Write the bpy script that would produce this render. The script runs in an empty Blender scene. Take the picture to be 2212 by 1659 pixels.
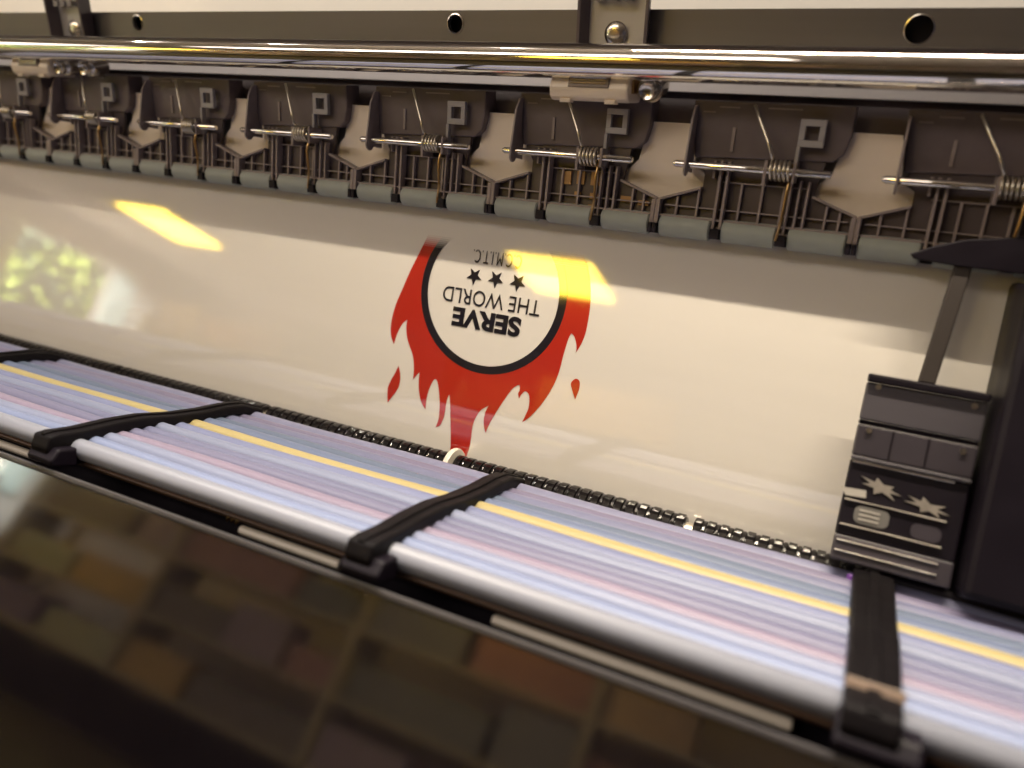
import bpy, bmesh, math, random
from mathutils import Vector, Matrix
random.seed(7)
scene = bpy.context.scene
col = scene.collection

# ------------------------------------------------------------------ frame of reference
# X runs along the machine, Y away from the viewer, Z up.  Cross sections are given as
# (distance from the camera's line, angle psi below the paper's normal).
CAMZ = 1.30
PITCH = math.radians(20.8)
D0 = Vector((0, math.cos(PITCH), -math.sin(PITCH)))
D1 = Vector((0, -math.sin(PITCH), -math.cos(PITCH)))
O = Vector((0, 0, CAMZ))
def A(X, a, b): return O + Vector((X, 0, 0)) + D0*a + D1*b
def ab(r, psi): return (r*math.cos(math.radians(psi)), r*math.sin(math.radians(psi)))
def W(X, r, psi): return A(X, *ab(r, psi))
EX = (0.8947979, 0.19175976, -0.40319341)      # machine X in camera axes (right, down, forward)
E0 = (0.4108174, 0.0, 0.91171765)
E1 = (-0.17483075, 0.9814419, 0.07877824)
def cam_to_world(v):
    c = [sum(v[i]*e[i] for i in range(3)) for e in (EX, E0, E1)]
    return Vector((c[0], 0, 0)) + D0*c[1] + D1*c[2]

# ------------------------------------------------------------------ camera
cam = bpy.data.cameras.new('camera'); camo = bpy.data.objects.new('camera', cam); col.objects.link(camo)
R, U, F = cam_to_world((1, 0, 0)), cam_to_world((0, -1, 0)), cam_to_world((0, 0, 1))
camo.matrix_world = Matrix(((R.x, U.x, -F.x, O.x), (R.y, U.y, -F.y, O.y), (R.z, U.z, -F.z, O.z), (0, 0, 0, 1)))
cam.sensor_width = 36.0; cam.lens = 36.0*1660/2212
cam.clip_start = 0.01; cam.clip_end = 200
cam.dof.use_dof = True; cam.dof.focus_distance = 0.442; cam.dof.aperture_fstop = 4.4
scene.camera = camo

# ------------------------------------------------------------------ world, exposure
w = bpy.data.worlds.new('World'); scene.world = w; w.use_nodes = True
bg = w.node_tree.nodes['Background']; bg.inputs['Color'].default_value = (0.80, 0.74, 0.95, 1); bg.inputs['Strength'].default_value = 0.06
scene.view_settings.view_transform = 'Standard'; scene.view_settings.look = 'None'
scene.view_settings.exposure = 0.0; scene.view_settings.gamma = 1.0
try: scene.view_settings.use_curve_mapping = False
except Exception: pass
scene.cycles.max_bounces = 8; scene.cycles.sample_clamp_indirect = 120; scene.cycles.use_denoising = True

# ------------------------------------------------------------------ lamps
def area(name, loc, target, sx, sy, power, color, spread=None):
    l = bpy.data.lights.new(name, 'AREA'); l.shape = 'RECTANGLE'; l.size = sx; l.size_y = sy
    l.energy = power; l.color = color
    if spread: l.spread = math.radians(spread)
    o = bpy.data.objects.new(name, l); col.objects.link(o)
    z = (Vector(loc)-Vector(target)).normalized(); x = Vector((1, 0, 0)); x = (x - z*x.dot(z)).normalized(); y = z.cross(x)
    o.matrix_world = Matrix(((x.x, y.x, z.x, loc[0]), (x.y, y.y, z.y, loc[1]), (x.z, y.z, z.z, loc[2]), (0, 0, 0, 1)))
    return o
# the machine's own light bar under the lid: grazes the chrome rod, whose shadow ends on the paper
LA, LB = 0.1836, -0.4568
area('machine_light_bar', A(0.0, LA, LB), A(0.0, 0.42, 0.02), 0.50, 0.003, 5.9, (1.0, 0.85, 0.64))
# unseen fill lamps added at ceiling height to brighten the room
area('ceiling_fill', (-1.6, -1.5, CAMZ+1.46), (-1.6, -1.5, 0), 2.4, 0.7, 32, (1.0, 0.86, 0.74))
area('ceiling_fill_far', (-5.0, -1.5, CAMZ+1.46), (-5.0, -1.5, 0), 2.4, 0.9, 30, (1.0, 0.88, 0.78))
# daylight on the hedge outside the window
area('daylight', (-8.4, -5.6, CAMZ+3.0), (-9.6, -5.8, CAMZ+.7), 3, 1.2, 15000, (1.0, 0.98, 0.85))
area('rear_wall_fill', (-0.6, 0.45, CAMZ+1.4), (-0.6, 0.9, CAMZ+.1), 1.6, 0.2, 58, (1.0, 0.92, 0.8))  # added unseen lamp, brightens the strip of rear wall
sp = bpy.data.lights.new('window_frame_fill', 'SPOT'); sp.energy = 1900; sp.spot_size = math.radians(24); sp.spot_blend = .5; sp.color = (.88, 1, .98); sp.shadow_soft_size = .05  # added unseen spot, only there to brighten the window frame
spo = bpy.data.objects.new('window_frame_fill', sp); col.objects.link(spo); spo.location = (-5.2, -2.6, CAMZ+1.4)
spo.rotation_euler = (Vector((-7.6, -5.0, CAMZ+.5))-spo.location).to_track_quat('-Z', 'Y').to_euler()

# ------------------------------------------------------------------ materials
def srgb(r, g, b):
    f = lambda c: (c/255/12.92) if c/255 <= .04045 else ((c/255+.055)/1.055)**2.4
    return (f(r), f(g), f(b), 1)
def mat(name, color, rough=0.5, metal=0.0, ior=1.5, var=0.12, scale=60, bump=0.0, stretch=None, emis=None, coat=0.0, rvar=0.08, alpha=None):
    m = bpy.data.materials.new(name); m.use_nodes = True; nt = m.node_tree; b = nt.nodes['Principled BSDF']
    b.inputs['Metallic'].default_value = metal; b.inputs['IOR'].default_value = ior
    if coat: b.inputs['Coat Weight'].default_value = coat; b.inputs['Coat Roughness'].default_value = 0.03
    tc = nt.nodes.new('ShaderNodeTexCoord'); mp = nt.nodes.new('ShaderNodeMapping')
    nt.links.new(tc.outputs['Object'], mp.inputs['Vector'])
    if stretch: mp.inputs['Scale'].default_value = stretch
    oi = nt.nodes.new('ShaderNodeObjectInfo'); ml = nt.nodes.new('ShaderNodeMath'); ml.operation = 'MULTIPLY'; ml.inputs[1].default_value = 7.0
    nt.links.new(oi.outputs['Random'], ml.inputs[0]); nt.links.new(ml.outputs[0], mp.inputs['Location'])
    n = nt.nodes.new('ShaderNodeTexNoise'); n.inputs['Scale'].default_value = scale; n.inputs['Detail'].default_value = 5
    nt.links.new(mp.outputs[0], n.inputs['Vector'])
    mix = nt.nodes.new('ShaderNodeMix'); mix.data_type = 'RGBA'
    c = color if len(color) == 4 else tuple(color)+(1,)
    mix.inputs[6].default_value = tuple(max(0, x*(1-var)) for x in c[:3])+(1,)
    mix.inputs[7].default_value = tuple(min(1, x*(1+var)) for x in c[:3])+(1,)
    nt.links.new(n.outputs['Fac'], mix.inputs[0]); nt.links.new(mix.outputs[2], b.inputs['Base Color'])
    mr = nt.nodes.new('ShaderNodeMapRange'); mr.inputs['To Min'].default_value = max(0.0, rough-rvar*rough*2); mr.inputs['To Max'].default_value = min(1, rough+rvar*rough*2)
    nt.links.new(n.outputs['Fac'], mr.inputs['Value']); nt.links.new(mr.outputs[0], b.inputs['Roughness'])
    if bump:
        bp = nt.nodes.new('ShaderNodeBump'); bp.inputs['Strength'].default_value = bump; bp.inputs['Distance'].default_value = 0.001
        nt.links.new(n.outputs['Fac'], bp.inputs['Height']); nt.links.new(bp.outputs[0], b.inputs['Normal'])
    if emis: b.inputs['Emission Color'].default_value = emis[0]; b.inputs['Emission Strength'].default_value = emis[1]
    return m
M = {}
M['vinyl'] = mat('glossy_vinyl', (0.74, 0.71, 0.67), 0.035, ior=2.2, var=0.035, scale=60, rvar=0.25, stretch=(.12, 1, 1))
M['ink_red'] = mat('red_ink', (0.44, 0.022, 0.012), 0.035, ior=2.2, var=0.04, scale=30)
M['ink_black'] = mat('black_ink', (0.009, 0.009, 0.017), 0.035, ior=2.2, var=0.2, scale=30)
def stop_line():
    v = (930-1106, 507-829.5, 1660); a_, b_ = (sum(v[i]*e[i] for i in range(3)) for e in (E0, E1))
    n_0, n_1 = math.cos(math.radians(-2.4)), math.sin(math.radians(-2.4)); t_ = .4276/(a_*n_0+b_*n_1)
    return -a_*t_*n_1+b_*t_*n_0
STOP = stop_line()
def fading(m):
    nt = m.node_tree; b = nt.nodes['Principled BSDF']; src = b.inputs['Base Color'].links[0].from_socket
    n_0, n_1 = math.cos(math.radians(-2.4)), math.sin(math.radians(-2.4)); d = D1*n_0 - D0*n_1
    g = nt.nodes.new('ShaderNodeNewGeometry'); sb = nt.nodes.new('ShaderNodeVectorMath'); sb.operation = 'SUBTRACT'; sb.inputs[1].default_value = O
    dt = nt.nodes.new('ShaderNodeVectorMath'); dt.operation = 'DOT_PRODUCT'; dt.inputs[1].default_value = d
    nt.links.new(g.outputs['Position'], sb.inputs[0]); nt.links.new(sb.outputs[0], dt.inputs[0])
    mr = nt.nodes.new('ShaderNodeMapRange'); mr.inputs['From Min'].default_value = STOP; mr.inputs['From Max'].default_value = STOP+0.0085; mr.inputs['To Max'].default_value = 1.12
    nt.links.new(dt.outputs['Value'], mr.inputs['Value'])
    wv = nt.nodes.new('ShaderNodeMath'); wv.operation = 'SINE'; k_ = nt.nodes.new('ShaderNodeMath'); k_.operation = 'MULTIPLY'; k_.inputs[1].default_value = 5200
    nt.links.new(dt.outputs['Value'], k_.inputs[0]); nt.links.new(k_.outputs[0], wv.inputs[0])
    ad = nt.nodes.new('ShaderNodeMath'); ad.operation = 'MULTIPLY_ADD'; ad.inputs[1].default_value = .10; ad.use_clamp = True
    nt.links.new(wv.outputs[0], ad.inputs[0]); nt.links.new(mr.outputs[0], ad.inputs[2])
    mx = nt.nodes.new('ShaderNodeMix'); mx.data_type = 'RGBA'; mx.inputs[6].default_value = (0.74, 0.71, 0.67, 1)
    nt.links.new(src, mx.inputs[7]); nt.links.new(ad.outputs[0], mx.inputs[0]); nt.links.new(mx.outputs[2], b.inputs['Base Color'])
fading(M['ink_red']); fading(M['ink_black'])
M['beam'] = mat('brushed_aluminium', (0.23, 0.215, 0.21), 0.42, metal=0.7, var=0.16, scale=90, stretch=(0.03, 1, 1), bump=0.12)
M['beam_lip'] = mat('bare_aluminium', (0.62, 0.61, 0.63), 0.42, metal=0.5, var=0.14, scale=110, stretch=(0.02, 1, 1), bump=0.15)
M['chrome'] = mat('chrome', (0.86, 0.83, 0.79), 0.045, metal=1.0, var=0.03, scale=60, stretch=(0.02, 1, 1), rvar=0.2)
M['steel'] = mat('steel', (0.72, 0.68, 0.62), 0.22, metal=1.0, var=0.1, scale=80)
M['spring_steel'] = mat('spring_steel', (0.70, 0.64, 0.54), 0.3, metal=0.9, var=0.12, scale=90)
M['brass'] = mat('brass_wire', (0.55, 0.36, 0.16), 0.3, metal=1.0, var=0.15, scale=90)
M['dark_plastic'] = mat('dark_grey_plastic', (0.135, 0.108, 0.118), 0.42, var=0.2, scale=120, bump=0.08)
M['smoke_plastic'] = mat('smoke_plastic', (0.085, 0.066, 0.070), 0.35, var=0.25, scale=80, bump=0.05)
M['rib_plastic'] = mat('grey_rib_plastic', (0.29, 0.24, 0.235), 0.38, var=0.18, scale=120, bump=0.05)
M['clip'] = mat('light_grey_clip', (0.36, 0.34, 0.35), 0.4, var=0.1, scale=90)
M['amber'] = mat('amber_plastic', (0.42, 0.23, 0.09), 0.35, var=0.3, scale=200)
M['gap_plate'] = mat('bright_gap_paint', (0.80, 0.70, 0.60), 0.6, var=0.10, scale=40)
M['arm'] = mat('arm_brown', (0.045, 0.038, 0.036), 0.6, ior=1.3)
M['mint'] = mat('pale_rubber', (0.34, 0.37, 0.345), 0.55, var=0.08, scale=140, bump=0.1)
M['cream'] = mat('cream_plastic', (0.86, 0.74, 0.60), 0.32, var=0.07, scale=60)
M['cream_dark'] = mat('recess_brown', (0.18, 0.13, 0.10), 0.4, var=0.2, scale=80)
M['black'] = mat('black_plastic', (0.005, 0.003, 0.007), 0.5, ior=1.3, var=0.25, scale=70)
M['black_gloss'] = mat('black_gloss', (0.006, 0.005, 0.006), 0.12, ior=1.6, var=0.2, scale=60)
M['rubber'] = mat('ribbed_black_rubber', (0.006, 0.005, 0.006), 0.14, ior=1.5, var=0.3, scale=150)
M['clamp'] = mat('black_clamp', (0.004, 0.003, 0.004), 0.55, ior=1.22, var=0.3, scale=70)
M['tray'] = mat('tray_brown', (0.085, 0.045, 0.028), 0.5, var=0.3, scale=30)
M['white_disc'] = mat('ivory_disc', (0.78, 0.74, 0.66), 0.35, var=0.05)
M['bar'] = mat('cream_bar', (0.86, 0.78, 0.66), 0.3, var=0.05, scale=40)
M['fascia'] = mat('black_gloss_cover', (0.008, 0.006, 0.008), 0.06, ior=2.9, var=0.3, scale=20, rvar=0.3)
M['fascia_rim'] = mat('grey_cover_rim', (0.07, 0.065, 0.07), 0.35, var=0.2)
M['carriage'] = mat('carriage_grey', (0.065, 0.060, 0.072), 0.45, ior=1.35, var=0.12, scale=25)
M['carriage_mid'] = mat('carriage_slate', (0.032, 0.027, 0.036), 0.4, var=0.15, scale=25)
M['label_white'] = mat('white_sticker', (0.36, 0.34, 0.31), 0.4, var=0.05)
M['label_soft'] = mat('worn_sticker', (0.20, 0.18, 0.16), 0.5, var=0.5, scale=160)
M['label_grey'] = mat('grey_sticker', (0.12, 0.115, 0.11), 0.4, var=0.08)
M['magenta'] = mat('violet_plastic', (0.10, 0.02, 0.22), 0.35, var=0.2)
M['plaster'] = mat('plaster', (0.80, 0.74, 0.66), 0.8, var=0.06, scale=3)
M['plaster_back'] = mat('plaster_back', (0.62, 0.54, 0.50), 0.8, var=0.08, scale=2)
M['ceiling'] = mat('ceiling_white', (0.82, 0.75, 0.68), 0.8, var=0.07, scale=2.2)
M['floor'] = mat('floor_dark', (0.02, 0.016, 0.014), 0.6, var=0.2, scale=3)
M['lamp_yellow'] = mat('yellow_diffuser', (0.8, 0.6, 0.2), 0.5, var=0.0, emis=((1.0, 0.66, 0.06, 1), 24.0))
M['led'] = mat('led_emitter', (0.9, 0.9, 0.8), 0.5, var=0.0, emis=((1.0, 0.95, 0.82, 1), 900.0))
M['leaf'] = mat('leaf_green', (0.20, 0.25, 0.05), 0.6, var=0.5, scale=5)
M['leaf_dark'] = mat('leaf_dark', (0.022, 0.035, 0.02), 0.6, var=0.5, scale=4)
M['frame'] = mat('window_frame_pale', (0.72, 0.80, 0.78), 0.5, var=0.05, scale=4)
M['shelf'] = mat('shelf_wood', (0.34, 0.30, 0.25), 0.5, var=0.25, scale=4, stretch=(1, 8, 8))

# ------------------------------------------------------------------ mesh helpers
class MB:
    def __init__(s): s.v = []; s.f = []
    def add(s, vs, fs):
        n = len(s.v); s.v += [tuple(v) for v in vs]; s.f += [tuple(i+n for i in f) for f in fs]; return s
    def box8(s, p):   # p[ix][iy][iz] corner points
        vs = [p[i][j][k] for i in (0, 1) for j in (0, 1) for k in (0, 1)]
        return s.add(vs, [(0, 1, 3, 2), (4, 6, 7, 5), (0, 4, 5, 1), (2, 3, 7, 6), (0, 2, 6, 4), (1, 5, 7, 3)])
    def arcbox(s, x0, x1, p0, p1, r0, r1, shear=0.0):
        return s.box8([[[W(x + (shear if p == p0 else 0), r, p) for r in (r0, r1)] for p in (p0, p1)] for x in (x0, x1)])
    def box(s, lo, hi):
        return s.box8([[[Vector((x, y, z)) for z in (lo[2], hi[2])] for y in (lo[1], hi[1])] for x in (lo[0], hi[0])])
    def prism(s, poly, x0, x1):          # poly of (a,b), extruded along X
        n = len(poly); vs = [A(x0, *p) for p in poly]+[A(x1, *p) for p in poly]
        return s.add(vs, [tuple(range(n-1, -1, -1)), tuple(range(n, 2*n))]+[(i, (i+1) % n, n+(i+1) % n, n+i) for i in range(n)])
    def rod(s, a, b, x0, x1, rad, n=32, rings=None):
        rings = rings or [(x0, rad), (x1, rad)]
        vs = []; fs = []
        for x, rr in rings:
            vs += [A(x, a+rr*math.cos(2*math.pi*i/n), b+rr*math.sin(2*math.pi*i/n)) for i in range(n)]
        for k in range(len(rings)-1):
            fs += [(k*n+i, k*n+(i+1) % n, (k+1)*n+(i+1) % n, (k+1)*n+i) for i in range(n)]
        fs += [tuple(range(n-1, -1, -1)), tuple(range((len(rings)-1)*n, len(rings)*n))]
        return s.add(vs, fs)
    def tube(s, pts, rad, n=10):
        pts = [Vector(p) for p in pts]; vs = []; fs = []; prev = None
        for i, p in enumerate(pts):
            d = (pts[min(i+1, len(pts)-1)]-pts[max(i-1, 0)]).normalized()
            u = prev if prev else d.orthogonal()
            u = (u-d*u.dot(d)).normalized(); prev = u; w2 = d.cross(u)
            vs += [p+(u*math.cos(2*math.pi*k/n)+w2*math.sin(2*math.pi*k/n))*rad for k in range(n)]
        for i in range(len(pts)-1):
            fs += [(i*n+k, i*n+(k+1) % n, (i+1)*n+(k+1) % n, (i+1)*n+k) for k in range(n)]
        fs += [tuple(range(n-1, -1, -1)), tuple(range((len(pts)-1)*n, len(pts)*n))]
        return s.add(vs, fs)
    def build(s, name, m, parent=None, smooth=False, bevel=0.0, origin=None):
        me = bpy.data.meshes.new(name); me.from_pydata(s.v, [], s.f); me.update()
        bm = bmesh.new(); bm.from_mesh(me); bmesh.ops.recalc_face_normals(bm, faces=bm.faces); bm.to_mesh(me); bm.free()
        o = bpy.data.objects.new(name, me); col.objects.link(o)
        me.materials.append(m if not isinstance(m, str) else M[m])
        if smooth:
            for p in me.polygons: p.use_smooth = True
            if smooth != 'all': me.set_sharp_from_angle(angle=math.radians(40))
        if bevel:
            bv = o.modifiers.new('bevel', 'BEVEL'); bv.width = bevel; bv.segments = 2; bv.limit_method = 'ANGLE'
        if origin is not None:
            me.transform(Matrix.Translation(-Vector(origin))); o.location = origin
        if parent:
            o.parent = parent; o.location = Vector(o.location)-Vector(parent.location)
        return o
def tag(o, label=None, cat=None, group=None, kind=None):
    if label: o['label'] = label
    if cat: o['category'] = cat
    if group: o['group'] = group
    if kind: o['kind'] = kind
    return o
def thing(name, label, cat, loc, group=None):
    o = bpy.data.objects.new(name, None); col.objects.link(o); o.location = loc; o.empty_display_size = 0.01
    return tag(o, label, cat, group)
def copy_tree(o, dx, parent=None):
    c = o.copy(); col.objects.link(c)
    if parent: c.parent = parent
    else: c.location = Vector(o.location)+Vector((dx, 0, 0))
    for ch in list(o.children): copy_tree(ch, dx, c)
    return c
XL, XR = -0.98, 0.30

# ------------------------------------------------------------------ the room (seen behind the beam and in reflections)
def struct(o): o['kind'] = 'structure'; return o
struct(MB().box((-7.6, 0.9, -0.2), (3.0, 1.0, CAMZ+1.5)).build('rear_wall', 'plaster'))
struct(MB().box((-7.7, -6.3, CAMZ+1.5), (3.0, 1.0, CAMZ+1.6)).build('ceiling', 'ceiling'))
struct(MB().box((-7.7, -6.3, CAMZ-1.4), (3.0, 0.9, CAMZ-1.3)).build('floor', 'floor'))
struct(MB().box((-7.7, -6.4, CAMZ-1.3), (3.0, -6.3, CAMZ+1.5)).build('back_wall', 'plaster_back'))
# left wall with an opening for the window
lw = MB()
y0, y1, z0, z1 = -4.96, -3.84, CAMZ+0.22, CAMZ+1.18
lw.box((-7.7, -6.3, CAMZ-1.3), (-7.6, y0, CAMZ+1.5)); lw.box((-7.7, y1, CAMZ-1.3), (-7.6, 0.9, CAMZ+1.5))
lw.box((-7.7, y0, z1), (-7.6, y1, CAMZ+1.5)); lw.box((-7.7, y0, CAMZ-1.3), (-7.6, y1, z0))
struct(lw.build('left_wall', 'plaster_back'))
win = thing('window', 'pale framed window on the leafy garden, mirrored in the vinyl at left', 'window', (-7.6, -4.4, z0))
fm = MB(); fm.box((-7.6, y0-0.30, z0-0.1), (-7.54, y0, z1)); fm.box((-7.6, y1, z0-0.1), (-7.54, y1+0.14, z1)); fm.build('frame', 'frame', win)
MB().box((-7.6, y0-0.3, z1), (-7.54, y1+0.14, z1+0.05)).build('lintel', 'frame', win)
MB().box((-7.6, y0, z0-0.16), (-7.46, y1, z0)).build('sill', 'cream_dark', win)
# hedge beyond the window
hb = MB(); hb2 = MB()
for i in range(3400):
    p = Vector((-9.6+random.gauss(0, .18), random.uniform(-8.2, -3.8), CAMZ+random.uniform(-0.3, 2.1)))
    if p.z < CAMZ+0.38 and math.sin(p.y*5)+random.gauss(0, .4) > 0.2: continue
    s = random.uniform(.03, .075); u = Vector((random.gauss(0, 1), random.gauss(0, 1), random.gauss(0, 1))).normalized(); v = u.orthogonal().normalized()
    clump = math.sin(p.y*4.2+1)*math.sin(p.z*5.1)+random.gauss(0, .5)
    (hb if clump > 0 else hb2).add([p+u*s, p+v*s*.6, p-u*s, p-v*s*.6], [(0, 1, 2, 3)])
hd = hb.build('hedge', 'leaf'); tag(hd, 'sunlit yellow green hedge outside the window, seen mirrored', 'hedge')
hb2.build('shaded_leaves', 'leaf_dark', hd)  # shade between the leaves put into a darker leaf colour
# two ceiling light panels, mirrored in the vinyl
for (xc, yc, sx, sy, lab) in ((-2.0, -3.94, .62, .68, 'yellow ceiling light panel mirrored over the printed circle'), (-6.0, -4.1, .62, .8, 'yellow ceiling light panel mirrored in the blank vinyl at left')):
    t = thing('ceiling_light', lab, 'ceiling light', (xc, yc, CAMZ+1.48), 'ceiling light panels')
    MB().box((xc-sx/2, yc-sy/2, CAMZ+1.475), (xc+sx/2, yc+sy/2, CAMZ+1.485)).build('diffuser', 'lamp_yellow', t)
    f = MB(); b = .03
    f.box((xc-sx/2-b, yc-sy/2-b, CAMZ+1.47), (xc-sx/2, yc+sy/2+b, CAMZ+1.5)); f.box((xc+sx/2, yc-sy/2-b, CAMZ+1.47), (xc+sx/2+b, yc+sy/2+b, CAMZ+1.5))
    f.box((xc-sx/2, yc-sy/2-b, CAMZ+1.47), (xc+sx/2, yc-sy/2, CAMZ+1.5)); f.box((xc-sx/2, yc+sy/2, CAMZ+1.47), (xc+sx/2, yc+sy/2+b, CAMZ+1.5))
    f.build('frame', 'clip', t)
# shelf unit against the back wall, mirrored in the front cover
sh = thing('shelf_unit', 'tall wooden shelf unit of coloured stock mirrored in the black front cover', 'shelf unit', (-2.2, -4.9, CAMZ-1.3))
for z in (-0.86, -0.40, 0.08, 0.56):
    MB().box((-6.6, -5.15, CAMZ+z), (0.4, -4.7, CAMZ+z+.035)).build('shelf_board', 'shelf', sh)
MB().box((-6.6, -5.15, CAMZ-1.3), (0.4, -4.72, CAMZ-.87)).build('plinth', 'black', sh)
for x in (-6.6, -4.8, -2.9, -1.1, 0.4):
    MB().box((x-.03, -5.16, CAMZ-.86), (x+.03, -4.69, CAMZ+.75)).build('upright', 'shelf', sh)
stock = [((90, 70, 140), 'violet'), ((170, 165, 150), 'grey white'), ((70, 120, 50), 'leaf green'), ((190, 150, 90), 'tan'), ((60, 80, 110), 'slate blue'), ((160, 100, 110), 'dusty pink'),
         ((60, 55, 60), 'charcoal'), ((170, 175, 140), 'pale olive'), ((130, 90, 50), 'brown'), ((200, 180, 150), 'cream'), ((110, 120, 125), 'steel grey'), ((150, 60, 60), 'brick red'),
         ((40, 70, 90), 'teal'), ((140, 120, 160), 'lilac'), ((200, 160, 60), 'mustard')]
k = 0
for zi, z in enumerate((-0.825, -0.365, 0.115, 0.595)):
    x = -6.5
    while x < 0.3:
        c, nm = stock[(k*7+zi*3) % 15]; wd = random.uniform(.45, 1.25); h = random.uniform(.2, .4)
        if any(x < ux+.04 and x+wd > ux-.04 for ux in (-4.8, -2.9, -1.1)): 
            nx = min(ux for ux in (-4.8, -2.9, -1.1) if ux+.04 > x); wd2 = nx-.05-x
            if wd2 < .2: x = nx+.05; continue
            wd = wd2
        if x+wd > .35: break
        o = MB().box((x, -5.05, CAMZ+z), (x+wd, -4.74, CAMZ+z+h)).build('stock_box', mat('card_'+nm.replace(' ', '_'), tuple(1.25*(.38*x+.62*g_) for x, g_ in zip(srgb(*c)[:3], (.17, .155, .165))), .6, var=.3, scale=9), bevel=.006)
        lvl = ('lowest', 'second', 'third', 'top')[zi]
        tag(o, f'{nm} box, number {k+1} along the shelves, on the {lvl} board of the mirrored unit', 'box', 'boxes stocked on the shelf unit'); k += 1
        x += wd+random.uniform(.02, .14)

# ------------------------------------------------------------------ beam with holes
t = thing('guide_beam', 'long grey metal beam with round holes behind the chrome rod', 'beam', W(-.3, .45, -21))
hb_, vb = .4505, None
def beam_pt(X, v, d=0.0): return Vector((X, hb_+d, CAMZ+v))
VT, VB = .0222, -.0197
bm = bmesh.new(); outline = [beam_pt(XL, VB), beam_pt(XR, VB), beam_pt(XR, VT), beam_pt(XL, VT)]
edges = []
def loop(pts):
    vs = [bm.verts.new(p) for p in pts]
    for i in range(len(vs)): edges.append(bm.edges.new((vs[i], vs[(i+1) % len(vs)])))
loop(outline)
holes = [(-.541-.26, .0148, .0050), (-.541, .0148, .0050), (-.2628, .0148, .0052), (-.0065, .0130, .0062), (.25, .0148, .0052)]
for (x, v, r) in holes:
    loop([beam_pt(x+r*math.cos(2*math.pi*i/32), v+r*math.sin(2*math.pi*i/32)) for i in range(32)])
bmesh.ops.triangle_fill(bm, use_beauty=True, use_dissolve=False, edges=edges)
for f in [f for f in bm.faces if any(math.hypot(f.calc_center_median().x-h[0], f.calc_center_median().z-CAMZ-h[1]) < h[2]*.93 for h in holes)]: bm.faces.remove(f)
for (x, v, r) in holes:
    rm_ = MB(); nn = 36; vs_ = [beam_pt(x+q*math.cos(2*math.pi*i/nn), v+q*math.sin(2*math.pi*i/nn), d) for q, d in ((r*.985, -.0008), (r*1.0, -.0021), (r*1.12, -.0019)) for i in range(nn)]
    rm_.add(vs_, [(k_*nn+i, k_*nn+(i+1) % nn, (k_+1)*nn+(i+1) % nn, (k_+1)*nn+i) for k_ in (0, 1) for i in range(nn)]).build('hole_rim', 'steel', t, smooth=True)
me = bpy.data.meshes.new('face_plate'); bm.to_mesh(me); bm.free()
o = bpy.data.objects.new('face_plate', me); col.objects.link(o); me.materials.append(M['beam'])
sd = o.modifiers.new('solid', 'SOLIDIFY'); sd.thickness = .003; sd.offset = 0
o.parent = t; o.location = -Vector(t.location)
MB().box((XL, hb_+.006, CAMZ+VB), (XR, hb_+.03, CAMZ+VT-.001)).build('core', 'black', t)
lip = MB(); lip.prism([ab(.447, -20.0), ab(.440, -19.4), ab(.436, -18.35), ab(.445, -18.3), ab(.449, -19.8)], XL, XR)
lip.build('lower_lip', 'beam_lip', t, bevel=.0006)

# chrome rod
ca, cb = ab(.400, -20.22)
o = MB().rod(ca, cb, XL, XR, .0086, 96).build('guide_rod', 'chrome', smooth=True)
tag(o, 'thick polished chrome guide rod running the full width below the beam', 'rod')

# LED light bar out of frame above, whose lamps glint in the rod
t = thing('light_bar', 'slim bar of small lamps under the lid glinting in the chrome rod', 'light bar', A(-.3, LA-.012, LB-.02))
MB().prism([(LA-.02, LB-.012), (LA-.004, LB-.022), (LA+.0, LB-.018), (LA-.016, LB-.008)], XL, XR).build('housing', 'clip', t)
for x, lr in ((-.917, .0024), (-.69, .0024), (-.385, .0026), (-.094, .0026)):
    MB().rod(LA-.005, LB+.003, x-.0026, x+.0026, lr, 20).build('lamp', 'led', t)

o = MB().prism([(.2860, -.2905), (.2000, -.4600), (.2120, -.4950), (.62, -.5150), (.6000, -.3300), (.4150, -.2200), (.4000, -.2150)], XL, XR).build('shade_panel', 'dark_plastic', bevel=.001)  # unseen panel added to keep the light bar off the pinch units
tag(o, 'added dark shade panel above the picture, mirrored as a dark band in the chrome rod', 'shade panel')
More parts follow.
